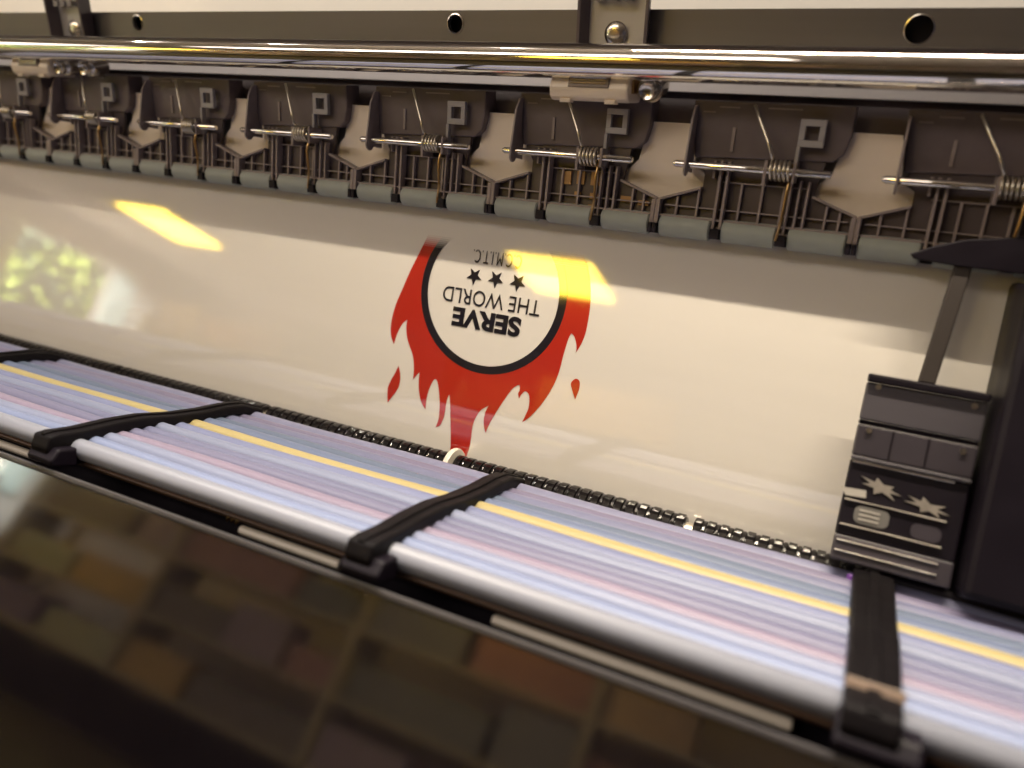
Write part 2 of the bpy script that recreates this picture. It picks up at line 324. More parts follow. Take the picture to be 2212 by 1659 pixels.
# brackets
def bracket(xc):
    t = thing('beam_bracket', 'folded sheet metal bracket screwed to the grey beam above the cream block', 'bracket', W(xc, .44, -22), 'brackets on the beam')
    y = hb_
    MB().box((xc-.0165, y-.005, CAMZ-.004), (xc+.0165, y-.003, CAMZ+.060)).build('plate', 'beam_lip', t, bevel=.0005)
    for s in (-1, 1):
        x = xc+s*.0195
        m = MB(); m.box8([[[Vector((x+dx-s*(.003 if yy > y-.004 else 0), yy, CAMZ+z)) for z in (-.004, .06)] for yy in (y-.014, y-.0016)] for dx in (-.001, .001)]); m.build('flange', 'dark_plastic', t, bevel=.0004)
    tb = MB()
    for i in range(3): tb.box((xc-.012+i*.008, y-.012, CAMZ+.026), (xc-.007+i*.008, y-.0052, CAMZ+.030))
    tb.build('tab', 'clip', t)
    sc = MB(); P = Vector((xc, y-.0052, CAMZ+.0098)); n = 24
    vs = []
    for rr, d in ((.0066, 0), (.0066, .0012), (.0052, .0026), (.0022, .0030)):
        vs += [P+Vector((rr*math.cos(2*math.pi*i/n), -d, rr*math.sin(2*math.pi*i/n))) for i in range(n)]
    sc.add(vs, [(q*n+i, q*n+(i+1) % n, (q+1)*n+(i+1) % n, (q+1)*n+i) for q in range(3) for i in range(n)]+[tuple(range(3*n, 4*n))])
    s_ = sc.build('screw', 'steel', t, smooth=True)
    sl = MB(); sl.box(P+Vector((-.0028, -.0036, -.0005)), P+Vector((.0028, -.0029, .0005))); sl.box(P+Vector((-.0005, -.0037, -.0028)), P+Vector((.0005, -.0029, .0028))); sl.build('slot', 'black', s_)
    return t
b1 = bracket(-.1575)
b2 = copy_tree(b1, -.4505); b2['label'] = 'folded sheet metal bracket on the beam at the far left corner'

# cream blocks with screws
def block(xc, two):
    t = thing('sensor_block', 'cream plastic block with a dark window hanging below the rod near the bracket', 'sensor block', W(xc, .41, -18.3), 'cream blocks under the rod')
    r0, r1 = .398, .422; h = .0218
    body = MB()
    body.prism([ab(r1, -19.6), ab(r0+.004, -19.5), ab(r0, -18.4), ab(r0+.001, -17.7), ab(r0+.004, -17.45), ab(r1, -17.5)], xc-h, xc+h)
    body.build('body', 'cream', t, bevel=.0014)
    MB().prism([ab(r0+.0012, -19.35), ab(r0-.0004, -18.42), ab(r0+.006, -18.42), ab(r0+.006, -19.35)], xc-.011, xc+.0115).build('window', 'cream_dark', t, bevel=.0004)
    ln = MB()
    for p in (-19.15, -18.95, -18.75): ln.arcbox(xc-.0095, xc+.010, p-.04, p+.04, r0-.0006, r0+.003)
    ln.build('window_slat', 'steel', t)
    for dx in (-.0125, .0125):
        MB().arcbox(xc+dx-.003, xc+dx+.003, -17.62, -17.32, r0+.0005, r0+.006).build('tab', 'cream', t, bevel=.0004)
    for s in (-1, 1):
        MB().arcbox(xc+s*(h-.001)-.0022, xc+s*(h-.001)+.0022, -19.3, -18.1, r0+.006, r0+.02).build('ear', 'brass', t, bevel=.0006)
    return t
def bolt(xc, lab, grp='bolts beside the cream blocks'):
    t = thing('flange_bolt', lab, 'bolt', W(xc, .41, -18.5), grp)
    c = W(xc, .408, -18.5); ax = (W(xc, .30, -14.0)-c).normalized(); u = Vector((1, 0, 0)); v = ax.cross(u).normalized()
    def disc(prof, n, name, m, bev=0):
        vs = []
        for d, rr in prof: vs += [c+ax*d+(u*math.cos(2*math.pi*i/n+.3)+v*math.sin(2*math.pi*i/n+.3))*rr for i in range(n)]
        q = len(prof)
        return MB().add(vs, [(j*n+i, j*n+(i+1) % n, (j+1)*n+(i+1) % n, (j+1)*n+i) for j in range(q-1) for i in range(n)]+[tuple(range((q-1)*n, q*n))]).build(name, m, t, smooth=True)
    disc([(-.012, .0066), (.0, .0072), (.0012, .0068), (.0022, .0058)], 40, 'flange', 'steel')
    disc([(.001, .0048), (.0052, .0047), (.0062, .0040), (.0056, .0030), (.0050, .0022), (.0050, .0004)], 40, 'head', 'steel')
    return t
block(-.1545, False)
o = block(-.605, True); o['label'] = 'cream plastic block with a dark window at the far left end below the rod'
bolt(-.1240, 'shiny flanged bolt right of the nearer cream block')
bolt(-.577, 'shiny flanged bolt beside the far left cream block, the inner one of two')
bolt(-.550, 'shiny flanged bolt beside the far left cream block, the outer one of two')

# dark mounting bar behind the pinch units
o = MB().prism([ab(.452, -19.5), ab(.443, -18.6), ab(.436, -16.15), ab(.4405, -16.0), ab(.46, -18)], XL, XR).build('mounting_bar', 'dark_plastic', bevel=.0006)
tag(o, 'dark plastic bar behind the pinch roller units, under the beam', 'bar')

# ------------------------------------------------------------------ pinch roller units
P = .1
def pinch_unit(V):
    t = thing('pinch_roller_unit', 'x', 'pinch roller', W(V+.05, .425, -12), 'row of pinch roller units')
    # upper body
    b = MB()
    def plate(poly, r0, r1):
        n = len(poly); vs = [W(V+s, r0, p) for s, p in poly]+[W(V+s, r1, p) for s, p in poly]
        b.add(vs, [tuple(range(n-1, -1, -1)), tuple(range(n, 2*n))]+[(i, (i+1) % n, n+(i+1) % n, n+i) for i in range(n)])
    plate([(.0125, -17.9), (.0905, -17.9), (.0905, -16.0), (.0885, -14.9), (.084, -14.35), (.016, -14.05)], .420, .4335)
    b.build('body', 'dark_plastic', t, bevel=.0008)
    d = MB()
    d.arcbox(V+.026, V+.036, -17.55, -17.45, .4192, .421); d.arcbox(V+.050, V+.066, -17.6, -17.5, .4192, .421)
    d.arcbox(V+.018, V+.024, -17.2, -17.1, .4192, .421); d.arcbox(V+.034, V+.0355, -16.2, -14.6, .4190, .421)
    d.build('moulding', 'rib_plastic', t)
    # skirt plate
    b = MB()
    plate([(.017, -14.3), (.081, -14.4), (.078, -12.05), (.0998, -10.98), (.0998, -9.15), (.0002, -9.15), (.0002, -10.95), (.0225, -12.0), (.0225, -12.9)], .4215, .4243)
    b.build('skirt', 'smoke_plastic', t)
    # added pale flap in each gap, standing in for lit paper
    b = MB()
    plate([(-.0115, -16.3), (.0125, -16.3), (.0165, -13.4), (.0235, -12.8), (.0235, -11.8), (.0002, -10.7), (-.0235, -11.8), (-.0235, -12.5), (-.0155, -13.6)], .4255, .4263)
    b.build('bright_gap_plate', 'gap_plate', t)
    # ribs
    rb = MB()
    rb.arcbox(V+.0002, V+.0998, -9.88, -9.74, .4165, .4213); rb.arcbox(V+.0002, V+.0998, -9.36, -9.24, .4180, .4213)
    rb.arcbox(V+.004, V+.096, -10.62, -10.52, .4185, .4213); rb.arcbox(V+.030, V+.0745, -12.55, -12.45, .4190, .4213)
    def bar(s0, p0, s1, p1, wd=.0009, r0=.4185):
        rb.box8([[[W(V+s+dx, r, p) for r in (r0, .4213)] for (s, p) in ((s0, p0), (s1, p1))] for dx in (-wd, wd)])
    rb.box8([[[W(V+s, r, p+dp) for r in (.4170, .4213)] for dp in (-.10, .08)] for s, p in ((.0002, -10.9), (.0225, -11.95))])
    rb.box8([[[W(V+s, r, p+dp) for r in (.4170, .4213)] for dp in (-.10, .08)] for s, p in ((.0998, -10.93), (.078, -12.0))])
    for s in (.0012, .0988): bar(s, -10.9, s, -9.2, .0011, .4150)
    for s in (.0105, .0215): bar(s, -11.3 if s < .02 else -11.9, s, -9.3, .0006)
    for s in (.043, .0535): bar(s, -12.5, s, -9.3, .0006)
    for s in (.0855, .092): bar(s, -11.5 if s < .09 else -11.2, s, -9.3, .0006)
    for s in (.0318, .0355): bar(s, -13.9, s, -9.2, .0007, .4155)
    bar(.0285, -13.9, .0285, -12.7, .0006, .4150)
    for s in (.064, ): bar(s, -12.5, s, -9.3, .0006)
    for s in (.0672, .0715, .0755): bar(s, -13.0, s, -9.25, .0006, .4165)
    bar(.0682, -14.2, .0682, -12.8, .0007, .4090)
    bar(.0545, -14.2, .0545, -12.5, .0008, .4090)
    rb.build('rib_lattice', 'rib_plastic', t, bevel=.0002)
    # left side arm
    sa = MB(); n = 14
    prof = [(.4240, -17.6), (.4160, -17.45), (.4120, -16.6)]+[(.4075+.004*(1-math.cos(a)), -13.2+.55*math.sin(a)) for a in [i*math.pi/8 for i in range(0, 8)]]+[(.424, -12.9)]
    sa.prism([ab(*q) for q in prof], V+.0135, V+.0148)
    sa.build('side_arm', 'rib_plastic', t, bevel=.0004)
    # shaft
    a, b_ = ab(.4115, -13.52)
    MB().rod(a, b_, 0, 0, .0019, 20, rings=[(V+.0075, .0010), (V+.0092, .0019), (V+.0845, .0019), (V+.0853, .0013)]).build('shaft', 'chrome', t, smooth=True)
    # torsion spring
    pts = []
    c0 = V+.0560
    for i in range(5*20+1):
        an = -2*math.pi*i/20-1.2
        pts.append(A(c0+.0105*i/100, a+.0045*math.cos(an), b_+.0045*math.sin(an)))
    top = [W(V+.0432, .4165, -17.7), W(V+.0472, .4140, -16.75), W(V+.0530, .4100, -15.4), W(V+.0566, .4080, -14.35)]
    bot = [W(V+.0664, .4095, -12.2), W(V+.0658, .4125, -10.4), W(V+.0645, .4140, -8.85)]
    MB().tube(top+pts, .00075, 8).build('spring', 'spring_steel', t, smooth='all')
    MB().tube([pts[-1]]+bot, .00075, 8).build('spring_leg', 'brass', t, smooth='all')
    # clip
    c = MB()
    c.arcbox(V+.0672, V+.0792, -17.05, -16.62, .4150, .4178); c.arcbox(V+.0672, V+.0792, -15.72, -15.27, .4150, .4178)
    c.arcbox(V+.0672, V+.0700, -16.62, -15.72, .4150, .4178); c.arcbox(V+.0764, V+.0792, -16.62, -15.72, .4150, .4178)
    c.arcbox(V+.0672, V+.0690, -15.27, -12.9, .4140, .4178)
    c.build('clip', 'clip', t, bevel=.0003)
    # dividers and rollers
    for s in (.0335, .0668):
        MB().arcbox(V+s-.0026, V+s+.0026, -9.2, -8.48, .4135, .4215).build('divider', 'black', t, bevel=.0004)
    for s0, s1 in ((.0002, .0024), (.0976, .0998)):
        MB().arcbox(V+s0, V+s1, -9.2, -8.46, .4130, .4215).build('divider', 'black', t, bevel=.0004)
    a, b_ = ab(.4205, -9.12)
    for s0, s1 in ((.0030, .0304), (.0364, .0638), (.0698, .0972)):
        MB().rod(a, b_, 0, 0, .0060, 32, rings=[(V+s0, .0052), (V+s0+.0008, .0060), (V+s1-.0008, .0060), (V+s1, .0052)]).build('roller', 'mint', t, smooth=True)
    return t
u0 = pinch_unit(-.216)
places = {-6: 'far left edge', -5: 'far left, second from the edge', -4: 'left, below the far cream block', -3: 'left, third in view', -2: 'left of centre, over the blank vinyl',
          -1: 'over the left edge of the printed flame', 0: 'over the printed circle, below the nearer cream block', 1: 'right of the nearer flanged bolt', 2: 'right end beside the black housing'}
u0['label'] = 'pinch roller unit with spring and chrome shaft over the printed circle, under the cream block'
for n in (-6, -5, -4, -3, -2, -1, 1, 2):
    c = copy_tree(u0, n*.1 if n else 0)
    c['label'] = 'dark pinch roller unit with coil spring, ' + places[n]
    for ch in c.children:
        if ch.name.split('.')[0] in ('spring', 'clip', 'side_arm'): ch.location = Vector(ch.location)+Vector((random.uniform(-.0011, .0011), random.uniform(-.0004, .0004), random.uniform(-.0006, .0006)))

def pic_rays(x, y):
    v = (x-1106, y-829.5, 1660); X, a, b = (sum(v[i]*e[i] for i in range(3)) for e in (EX, E0, E1))
    return math.degrees(math.atan2(b, a)), X/math.hypot(a, b)
for (x0, x1, y0_, y1_) in ((470, 500, 945, 1020), (542, 575, 945, 1020), (620, 680, 945, 1030), (525, 555, 1058, 1092), (610, 660, 1066, 1106), (780, 835, 1082, 1120), (875, 930, 1106, 1140), (520, 550, 1125, 1145), (600, 645, 1131, 1150), (770, 815, 1156, 1170), (872, 950, 1166, 1184), (460, 520, 776, 795), (680, 745, 786, 805)):
    (pa, ka), (pb, kb) = pic_rays(1037+.3906*x0, .3906*y0_), pic_rays(1037+.3906*x1, .3906*y1_)
    MB().arcbox(ka*.4205, kb*.4205, pa, pb, .4200, .4217).build('amber_tile', 'amber', u0)
    bpy.context.view_layer.update()
# ------------------------------------------------------------------ the printed vinyl
PN = -2.4; PD = .4276
n0, n1 = math.cos(math.radians(PN)), math.sin(math.radians(PN))
# plane point for a (X, s): s runs down the sheet from the foot of the normal
def S(X, s, lift=0.0): return A(X, (PD-lift)*n0 - s*n1, (PD-lift)*n1 + s*n0)
def pix(x, y, lift=0.0):          # picture position (2212 wide) -> (X, s) on the sheet
    v = (x-1106, y-829.5, 1660)
    X, a, b = (sum(v[i]*e[i] for i in range(3)) for e in (EX, E0, E1))
    tt = (PD-lift)/(a*n0+b*n1)
    return X*tt, -a*tt*n1+b*tt*n0
sheet = MB(); th = .0006
cols = [XL+.0+(.085-XL)*i/40 for i in range(41)]; rows = [-.125+.25*i/24 for i in range(25)]
def sag(X, s): return 0.0004*math.sin(X*9)*math.sin(s*14)
for lay in (0, -th):
    base = len(sheet.v)
    sheet.v += [tuple(S(X, s, lay)) for s in rows for X in cols]
    nc = len(cols)
    sheet.f += [(base+j*nc+i, base+j*nc+i+1, base+(j+1)*nc+i+1, base+(j+1)*nc+i) for j in range(len(rows)-1) for i in range(nc-1)]
vinyl = sheet.build('vinyl_sheet', 'vinyl', smooth=True)
tag(vinyl, 'glossy white vinyl sheet with a half printed red flame emblem, upside down', 'vinyl sheet')
def flat(name, outlines, m, parent, lift=.00025):
    """filled outline(s) on the sheet; the first is the outer, others are holes"""
    bm = bmesh.new(); ed = []
    for pts in outlines:
        vs = [bm.verts.new(S(X, s, lift)) for X, s in pts]
        ed += [bm.edges.new((vs[i], vs[(i+1) % len(vs)])) for i in range(len(vs))]
    bmesh.ops.triangle_fill(bm, use_beauty=True, use_dissolve=False, edges=ed)
    nv = (S(0, 0, .1)-S(0, 0, 0)).normalized()
    for f in bm.faces:
        f.normal_update()
        if f.normal.dot(nv) < 0: f.normal_flip()
    me = bpy.data.meshes.new(name); bm.to_mesh(me); bm.free(); me.materials.append(M[m])
    o = bpy.data.objects.new(name, me); col.objects.link(o); o.parent = parent; return o
def smooth_closed(pts, sharp=(), sub=5):
    """Catmull-Rom through pts, corners kept at the indices in sharp"""
    out = []; n = len(pts)
    for i in range(n):
        p0, p1, p2, p3 = pts[(i-1) % n], pts[i], pts[(i+1) % n], pts[(i+2) % n]
        if i in sharp: p0 = p1
        if (i+1) % n in sharp: p3 = p2
        for k in range(sub):
            t_ = k/sub
            out.append(tuple(.5*((2*p1[j])+(-p0[j]+p2[j])*t_+(2*p0[j]-5*p1[j]+4*p2[j]-p3[j])*t_*t_+(-p0[j]+3*p1[j]-3*p2[j]+p3[j])*t_**3) for j in (0, 1)))
    return out
dz = lambda z: (822.9+.2381*z[0], 493.7+.2381*z[1])
cz = lambda z: (737.3+z[0]/3, 553+z[1]/3)
# ring
L_, B_, R_ = (pix(*dz(q)) for q in ((370, 655), (968, 1321), (1688, 640)))
def circ(p, q, r):
    ax, ay, bx, by, cx, cy = *p, *q, *r; d = 2*(ax*(by-cy)+bx*(cy-ay)+cx*(ay-by))
    ux = ((ax*ax+ay*ay)*(by-cy)+(bx*bx+by*by)*(cy-ay)+(cx*cx+cy*cy)*(ay-by))/d
    uy = ((ax*ax+ay*ay)*(cx-bx)+(bx*bx+by*by)*(ax-cx)+(cx*cx+cy*cy)*(bx-ax))/d
    return ux, uy, math.hypot(ax-ux, ay-uy)
RX, RS, RR = circ(L_, B_, R_)
RI = RR*.902
stop = pix(930, 507)[1]                      # where the printing has got to
def arc(rad, a0, a1, n): return [(RX+rad*math.cos(a0+(a1-a0)*i/n), RS+rad*math.sin(a0+(a1-a0)*i/n)) for i in range(n+1)]
def cut(rad): return math.asin((stop-RS)/rad)
ro, ri = cut(RR), cut(RI)
ring = arc(RR, ro, math.pi-ro, 96)+arc(RI, math.pi-ri, ri, 96)
flat('printed_ring', [ring], 'ink_black', vinyl, .0004)
fl = [dz(z) for z in [(430, 60), (345, 230), (270, 380), (200, 540), (140, 680), (105, 800), (90, 900), (95, 980), (120, 1050), (140, 980), (165, 920), (200, 860), (240, 828), (232, 900), (240, 990), (260, 1060), (285, 1130), (298, 1200), (300, 1280), (293, 1370),
     (310, 1350), (330, 1325), (352, 1303), (345, 1370), (345, 1450), (355, 1530), (375, 1590)]]
sharp = {0, 8, 12, 19, 22, 27}
rest = [(547, 995), (552, 940), (562, 890), (582, 835), (605, 799), (622, 810), (632, 860), (638, 940), (637, 1000), (630, 1060), (611, 1110), (640, 1098), (660, 1060), (672, 1020), (680, 960), (690, 920), (701, 897), (706, 950), (708, 1050), (710, 1150), (709, 1230), (698, 1300), (690, 1360),
        (800, 1380), (812, 1300), (832, 1240), (842, 1180), (849, 1120), (862, 1070), (885, 1025), (910, 995), (955, 970), (935, 1010), (924, 1060), (926, 1110), (937, 1148), (955, 1100), (985, 1045), (1025, 980), (1065, 920), (1110, 860), (1150, 836), (1158, 850), (1155, 875), (1147, 890), (1153, 925),
        (1165, 900), (1190, 877), (1212, 890), (1220, 920), (1215, 980), (1200, 1020), (1172, 1077), (1220, 1045), (1290, 970), (1340, 900), (1385, 820), (1415, 740), (1435, 660), (1455, 590), (1475, 530), (1492, 500), (1510, 520), (1522, 560), (1525, 600), (1520, 626), (1550, 580), (1580, 510), (1600, 420), (1612, 340), (1617, 260), (1612, 160), (1595, 60), (1570, 0)]
b0 = len(fl)
for i, z in enumerate(rest):
    fl.append(cz(z))
for z in [(547, 995), (611, 1110), (701, 897), (690, 1360), (800, 1380), (955, 970), (937, 1148), (1153, 925), (1172, 1077), (1492, 500), (1520, 626), (1570, 0)]: sharp.add(b0+rest.index(z))
outer = [pix(*p) for p in fl]
# the inner boundary follows the ring so red and black butt together
sm = []
n = len(outer)
for i in range(n-1):
    p0, p1, p2, p3 = outer[max(i-1, 0)], outer[i], outer[i+1], outer[min(i+2, n-1)]
    if i in sharp: p0 = p1
    if i+1 in sharp: p3 = p2
    for k in range(5):
        t_ = k/5
        sm.append(tuple(.5*((2*p1[j])+(-p0[j]+p2[j])*t_+(2*p0[j]-5*p1[j]+4*p2[j]-p3[j])*t_*t_+(-p0[j]+3*p1[j]-3*p2[j]+p3[j])*t_**3) for j in (0, 1)))
sm.append(outer[-1])
rm = RR*.985; rr_ = cut(rm)
sm[0] = (sm[0][0], stop); sm[-1] = (sm[-1][0], stop)
flame = sm+arc(rm, rr_, math.pi-rr_, 96)
flat('printed_flame', [flame], 'ink_red', vinyl, .00025)
for z in ([(162, 1243), (178, 1340), (165, 1430), (130, 1490), (62, 1580), (60, 1500), (65, 1440), (95, 1370), (130, 1310)], [(1735, 1385), (1770, 1362), (1800, 1380), (1805, 1420), (1795, 1470), (1762, 1552), (1735, 1460), (1724, 1415)]):
    sh_ = {0, 4} if z[0][0] < 500 else {5}
    flat('printed_spark', [smooth_closed([pix(*dz(p)) for p in z], sh_)], 'ink_red', vinyl)
for c in ((850, 432), (1045, 460), (1243, 490)):
    X, s = pix(*dz(c)); q = .0057
    st = [(X+q*(1 if i % 2 == 0 else .42)*math.sin(i*math.pi/5), s+q*(1 if i % 2 == 0 else .42)*math.cos(i*math.pi/5)) for i in range(10)]
    flat('printed_star', [st], 'ink_black', vinyl, .0004)
def text(body, left, right, mid, height, bold, name, narrow=None):
    """body printed upside down; left/right are picture ends of the line on the sheet"""
    cu = bpy.data.curves.new(name, 'FONT'); cu.body = body; cu.size = 1; cu.offset = bold; cu.fill_mode = 'FRONT'; cu.space_character = narrow or 1.0
    tmp = bpy.data.objects.new(name, cu); col.objects.link(tmp)
    dg = bpy.context.evaluated_depsgraph_get(); me = bpy.data.meshes.new_from_object(tmp.evaluated_get(dg))
    col.objects.unlink(tmp); bpy.data.objects.remove(tmp)
    xs = [v.co.x for v in me.vertices]; ys = [v.co.y for v in me.vertices]
    x0, x1, y0_, y1_ = min(xs), max(xs), min(ys), max(ys)
    Xl, Xr, sc_ = pix(*left)[0], pix(*right)[0], pix(*mid)[1]
    for v in me.vertices:
        uu = (v.co.x-x0)/(x1-x0); vv = (v.co.y-y0_)/(y1_-y0_)
        v.co = S(Xr+(Xl-Xr)*uu, sc_+(vv-.5)*height, .0004)
    me.materials.clear(); me.materials.append(M['ink_black'])
    o = bpy.data.objects.new(name, me); col.objects.link(o); o.parent = vinyl
    return o
text('SERVE', dz((650, 790)), dz((1268, 895)), dz((960, 845)), .0121, .044, 'printed_word')
text('THE WORLD', dz((568, 585)), dz((1448, 720)), dz((1005, 655)), .0096, .0, 'printed_word')
text('C.C.M.I.T.C.', dz((838, 250)), dz((1275, 310)), dz((1050, 275)), .0082, .0, 'printed_word', 1.1)

# ------------------------------------------------------------------ ribbed exit roller in front of the sheet
ra, rb_ = ab(.4305, 12.75)
t = thing('exit_roller', 'long black ribbed roller with shiny grooves along the lower edge of the vinyl', 'roller', A(-.3, ra, rb_))
MB().rod(ra, rb_, XL, .07, .0050, 24).build('shaft', 'spring_steel', t, smooth=True)
gaps = [-.958, -.8095, -.6615, -.5130, -.3635, -.2146, -.0668, .079]
for g0, g1 in zip(gaps, gaps[1:]):
    m = MB(); x = g0+.0022; end = g1-.0022; i = 0; N = 26
    while x < end-.001:
        L = min(.0046 if i % 2 == 0 else .0023, end-x); rad = .0089 if i % 2 == 0 else .0083
        off = .5*(i % 2)+random.uniform(-.06, .06)
        vs = []
        for xx, rr in ((x, rad-.0016), (x+.0003, rad), (x+L-.0003, rad), (x+L, rad-.0016)):
            vs += [A(xx, ra+rr*math.cos(2*math.pi*(j+off)/N), rb_+rr*math.sin(2*math.pi*(j+off)/N)) for j in range(N)]
        m.add(vs, [(q*N+j, q*N+(j+1) % N, (q+1)*N+(j+1) % N, (q+1)*N+j) for q in range(3) for j in range(N)])
        x += L; i += 1
    m.rod(ra, rb_, g0+.0022, end, .0076, 24)
    m.build('sleeve', 'rubber', t, bevel=.00025)
dm = MB(); vs = []; N = 48
for xx, rr in ((-.0016, .0128), (-.0016, .0134), (-.0006, .0138), (.0006, .0138), (.0016, .0134), (.0016, .0122), (.0008, .0085), (.0008, .0050)):
    vs += [A(-.2146+xx, ra-.001+rr*math.cos(2*math.pi*j/N), rb_+.0012+rr*math.sin(2*math.pi*j/N)) for j in range(N)]
dm.add(vs, [(q*N+j, q*N+(j+1) % N, (q+1)*N+(j+1) % N, (q+1)*N+j) for q in range(7) for j in range(N)])
dm.add(vs[:N], [tuple(range(N))])
dm.build('flange_disc', 'white_disc', t, smooth=True)

# ------------------------------------------------------------------ ink tubes and clamps
def lerp2(p, q, t_): return (p[0]+(q[0]-p[0])*t_, p[1]+(q[1]-p[1])*t_)
U0, U1 = (.3860, .0915), (.3270, .0957)
V0, V1 = (.3125, .0940), (.2725, .0996)
upper = [('lilac', (214, 200, 222)), ('pale pink', (208, 178, 200)), ('pale mauve', (196, 186, 214)), ('blue green grey', (170, 186, 202)), ('powder blue', (176, 190, 218)), ('yellow', (255, 232, 150)), ('lavender', (196, 194, 226))]
lower = [('silvery', (206, 204, 216)), ('mauve grey', (176, 166, 190)), ('dusty mauve', (186, 168, 190)), ('salmon pink', (232, 186, 192)), ('misty white', (214, 212, 226)), ('ice blue', (196, 204, 230))]
def tint(c, nm):
    r, g, b_ = srgb(*c)[:3]
    if nm == 'yellow': return (.40*r, .41*g, .52*b_)
    gr = (r+g+b_)/3; q = .6
    return tuple(.36*k_*(gr+(x-gr)*q) for x, k_ in zip((r, g, b_), (.82, .93, 1.26)))
def tubes(lst, p0, p1, rad, where, first):
    for i, (nm, c) in enumerate(lst):
        a, b = lerp2(p0, p1, i/(len(lst)-1))
        rr = rad*(.92 if i % 2 else 1.0)
        if nm == 'yellow': b -= .0006
        m = mat('tube_'+nm.replace(' ', '_'), tint(c, nm), .42, var=.14, scale=45, stretch=(.12, 1, 1), ior=1.4, bump=0.04)
        pts = [A(XL+(XR-XL)*k/48, a+.0005*math.sin(k*.55+i*1.7), b+.0004*math.sin(k*.8+i)) for k in range(49)]
        o = MB().tube(pts, rr, 20).build('ink_tube', m, smooth='all')
        tag(o, f'{nm} ink tube in the {where} row held by the black clamps', 'ink tube', 'ink tubes')
tubes(upper, U0, U1, .0057, 'upper', True)
lowpos = V0, V1
tubes(lower, V0, V1, .0047, 'lower', False)
a, b = .2640, .1008
m = mat('tube_pearl', (.22, .23, .28), .42, var=.14, scale=45, stretch=(.12, 1, 1), ior=1.45)
o = MB().rod(a, b, XL, XR, .0051, 28).build('ink_tube', m, smooth='all'); tag(o, 'pearl grey thick ink tube along the front of the lower row', 'ink tube', 'ink tubes')
# tray under the tubes
tr = [(.396, .0975), (.312, .0990), (.2640, .1062), (.2625, .1074), (.2660, .1100), (.30, .112), (.398, .112)]
o = MB().prism(tr, XL, XR).build('tube_tray', 'tray', bevel=.0008); tag(o, 'dark brown tray carrying the ink tubes behind the front cover', 'tray')
# clamps
topline = [(12.3, .402), (12.35, .385), (12.9, .372), (13.9, .356), (14.8, .340), (15.15, .334), (16.1, .3155), (17.5, .298), (19.3, .281), (20.4, .2695), (21.0, .2655), (22.3, .2665), (23.2, .2705)]
def clamp(xc, wd, lab):
    t = thing('tube_clamp', lab, 'clamp', W(xc, .33, 17), 'clamps over the ink tubes')
    top = [(x, y-.0012) for x, y in (ab(r, p) for p, r in topline)]; und = []
    for i, (p, r) in enumerate(topline):
        a_, b_ = ab(r, p)
        und.append((a_+.0035 if p > 20.8 else a_, b_+.0048 if p < 20.8 else b_))
    poly = top+[(.2530, .1075), (.2560, .1040)]+[(x, y) for x, y in und[::-1] if x > .2560]
    MB().prism(poly, xc-wd/2, xc+wd/2).build('strap', 'clamp', t, bevel=.0012)
    rg = MB()
    rg.prism([(x, y-.0010) for x, y in top[:11]]+[(x+.0005, y+.0015) for x, y in top[:11]][::-1], xc-wd*.12, xc+wd*.12)
    rg.build('ridge', 'clamp', t, bevel=.0004)
    base = [(.2500, .0990), (.2460, .1045), (.2470, .1077), (.2600, .1087), (.2620, .1072), (.2600, .0990)]
    MB().prism(base, xc-wd/2-.001, xc+wd*.9).build('foot', 'black', t, bevel=.0015)
    wb = [ab(.339, 15.2), ab(.331, 15.9), (.3160, .0985), (.3240, .0985)]
    MB().prism(wb, xc-wd/2+.0008, xc+wd/2-.0004).build('web', 'clamp', t, bevel=.0006)
    return t
clamp(-.543, .0125, 'black tube clamp at the left edge of the picture')
clamp(-.352, .0125, 'brownish black tube clamp left of the printed flame')
clamp(-.1612, .0125, 'black tube clamp below the ivory disc of the roller')
c3 = clamp(.0225, .0165, 'wide black tube clamp below the print carriage')
MB().arcbox(.012, .022, 12.6, 14.6, .388, .394).build('violet_patch', 'magenta', c3, bevel=.001)
MB().arcbox(.0140, .0312, 18.9, 19.7, .2760, .2775).build('tan_band', 'cream_dark', c3, bevel=.0004)

# cream bars below the tray
for x0, x1, lab in ((-.244, -.186, 'short cream bar in the slot left of the middle clamp'), (-.1115, .0022, 'long cream bar in the slot left of the right hand clamp'), (-.43, -.3885, 'cream bar in the slot near the left clamp')):
    m = MB(); aa, bb = ab(.2975, 23.05)
    m.prism([ab(.2975, 22.62), ab(.2955, 22.75), ab(.2955, 23.35), ab(.2985, 23.5), ab(.302, 23.4), ab(.302, 22.65)], x0, x1)
    tag(m.build('guide_bar', 'bar', bevel=.0010), lab, 'guide bar', 'cream guide bars')
o = MB().tube([W(-.253+.0004*i, .2965+.0012*math.cos(i*.9), 22.45+.25*math.sin(i*.9)) for i in range(20)], .0006, 8).build('brass_spring', 'brass', smooth='all'); tag(o, 'tiny brass spring at the left end of the short cream bar', 'spring')

o = MB().prism([ab(.314, 20.6), ab(.306, 24.0), ab(.300, 27.0), ab(.306, 27.2), ab(.318, 24.0), ab(.322, 20.6)], XL, XR).build('inner_panel', 'black', bevel=.0006); tag(o, 'black inner panel in the slot behind the cream bars', 'panel')
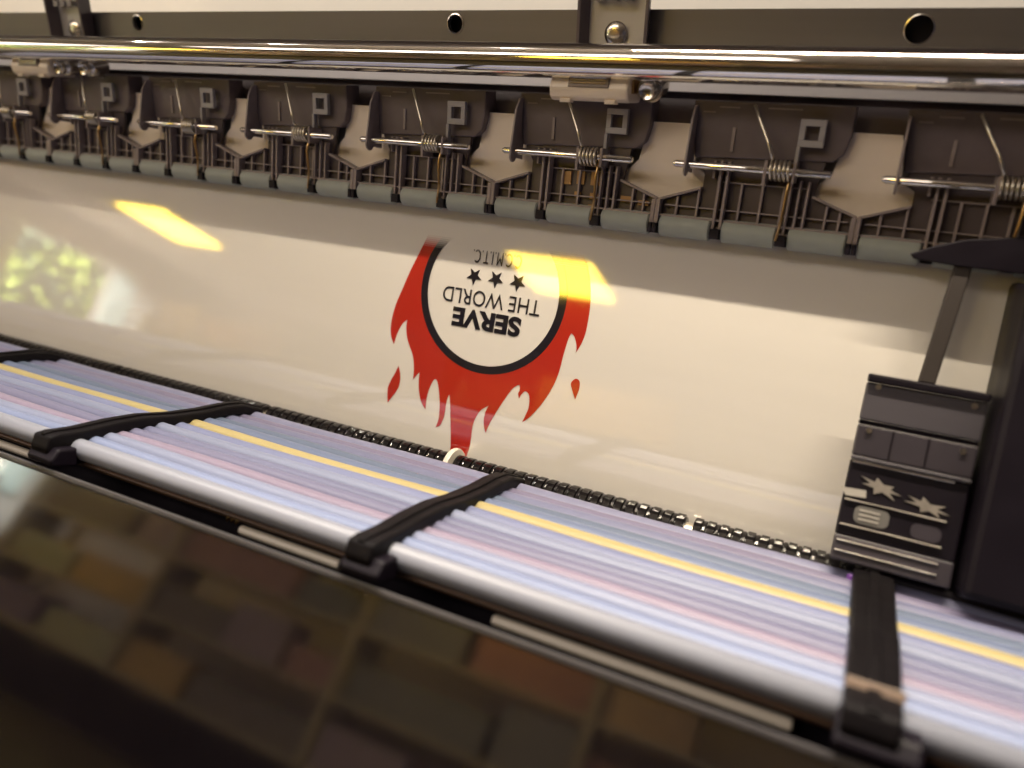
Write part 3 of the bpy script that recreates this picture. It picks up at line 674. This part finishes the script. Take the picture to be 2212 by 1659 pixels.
# ------------------------------------------------------------------ glossy front cover
t = thing('front_cover', 'glossy black front cover mirroring the shelves below the ink tubes', 'cover', W(-.3, .27, 26))
FN = 5.0; fa, fb = ab(.2725, 23.75)
f0, f1 = math.cos(math.radians(FN)), math.sin(math.radians(FN))
def FC(s, lift=0): return (fa-s*f1-lift*f0, fb+s*f0-lift*f1)
MB().prism([FC(.003), FC(.30), (FC(.30)[0]+.006, FC(.30)[1]), (FC(.003)[0]+.003, FC(.003)[1]+.004)], XL, XR).build('panel', 'fascia', t)
MB().prism([FC(-.0003, .0006), FC(.0028, .0006), (FC(.0028)[0]+.003, FC(.0028)[1]+.003), (FC(-.0003)[0]+.0025, FC(-.0003)[1]+.0016)], XL, XR).build('rim', 'fascia_rim', t, bevel=.0008)

# ------------------------------------------------------------------ print carriage at the right
t = thing('print_carriage', 'dark print carriage with star shaped stickers over the right side of the vinyl', 'carriage', W(.03, .39, 5))
CX0, CX1, CR = .0035, .052, .386
def cband(p0, p1, m, name, r=CR, x0=CX0, x1=CX1, bev=.0008):
    return MB().arcbox(x0, x1, p0, p1, r, .412).build(name, m, t, bevel=bev)
cband(-.85, -.28, 'black', 'top_lip', CR-.003)
cband(-.26, 2.30, 'carriage', 'upper_panel')
cband(2.32, 2.60, 'black', 'groove', CR+.002)
cband(2.62, 4.75, 'carriage_mid', 'lower_panel', CR+.0008)
cband(4.77, 5.05, 'carriage', 'ledge', CR-.002)
cband(5.07, 10.2, 'black', 'label_panel', CR+.001)
cband(10.22, 11.9, 'carriage_mid', 'foot', CR)
for p in (5.12, 7.72, 9.42, 10.5, 11.2):
    MB().arcbox(CX0+.001, CX1-.006, p, p+.13, CR-.0012, CR+.002).build('trim_strip', 'steel', t, bevel=.0003)
def cplate(name, pts, m, r0):
    n = len(pts); vs = [W(X, r0, p) for X, p in pts]+[W(X, r0+.0010, p) for X, p in pts]
    return MB().add(vs, [tuple(range(n-1, -1, -1)), tuple(range(n, 2*n))]+[(i, (i+1) % n, n+(i+1) % n, n+i) for i in range(n)]).build(name, m, t)
for xc, pc, sx, sp in ((.0180, 6.55, .0105, .62), (.0375, 7.1, .0105, .55)):
    rnd = random.Random(int(xc*1e4)); pts = []
    for i in range(14):
        an = 2*math.pi*i/14; k_ = 1.0 if i % 2 == 0 else .42
        if i % 2 == 0: k_ *= rnd.uniform(.8, 1.1)
        pts.append((xc+sx*k_*math.cos(an), pc+sp*k_*math.sin(an)+30*sx*k_*math.cos(an)))
    cplate('burst_sticker', pts, 'label_soft', CR-.0002)
cplate('white_tag', [(.0020, 7.05), (.0125, 6.95), (.0130, 7.45), (.0045, 7.55)], 'label_white', CR-.0006)
def rrect(x0, x1, p0, p1, q, qp): 
    out = []
    for cx_, cp_, a0 in ((x1-q, p1-qp, 0), (x0+q, p1-qp, 90), (x0+q, p0+qp, 180), (x1-q, p0+qp, 270)):
        for i in range(5):
            an = math.radians(a0+i*22.5); out.append((cx_+q*math.cos(an), cp_+qp*math.sin(an)))
    return out
cplate('badge', rrect(.0095, .0240, 8.0, 9.2, .003, .4), 'label_grey', CR-.0003)
for p in (8.25, 8.55, 8.85): cplate('badge_line', [(.0115, p), (.0200, p), (.0200, p+.12), (.0115, p+.12)], 'label_white', CR-.0008)
cplate('badge', rrect(.0330, .0450, 8.3, 9.3, .003, .4), 'carriage_mid', CR-.0003)
MB().box8([[[W(X+(.0045 if p < -5 else 0), r, p) for r in (.411, .4145)] for p in (-9.3, -.8)] for X in (.0250, .0325)]).build('hanger_arm', 'arm', t, bevel=.001)

for X, p in ((.0085, -.02), (.0470, .10), (.0085, 2.95), (.0465, 3.1)):
    cplate('screw', [(X+.0013*math.cos(i*math.pi/6), p+.19*math.sin(i*math.pi/6)) for i in range(12)], 'steel', CR-.0008)
for X in (.0185, .0330): MB().arcbox(X-.0003, X+.0003, 2.66, 4.7, CR+.0002, CR+.002).build('seam', 'black', t)
# black side housing
t = thing('side_housing', 'black plastic side housing at the right end of the machine', 'housing', W(.12, .38, 4))
MB().arcbox(.0545, .30, -8.0, 12.2, .372, .43).build('shell', 'black', t, bevel=.003)
MB().arcbox(.020, .30, 11.95, 13.0, .396, .425).build('ledge', 'black', t, bevel=.002)
MB().arcbox(.064, .30, -15.0, -8.05, .395, .43).build('upper_shell', 'black', t, bevel=.003)
n_ = [(.010, -9.0), (.020, -9.7), (.032, -10.3), (.055, -10.8), (.10, -12.2), (.10, -8.45), (.03, -8.55), (.012, -8.7)]  # black plate added where a dark reflection lies over the rollers
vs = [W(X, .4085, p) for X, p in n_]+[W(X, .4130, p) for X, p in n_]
MB().add(vs, [tuple(range(7, -1, -1)), tuple(range(8, 16))]+[(i, (i+1) % 8, 8+(i+1) % 8, 8+i) for i in range(8)]).build('dark_patch', 'black', t, bevel=.0006)
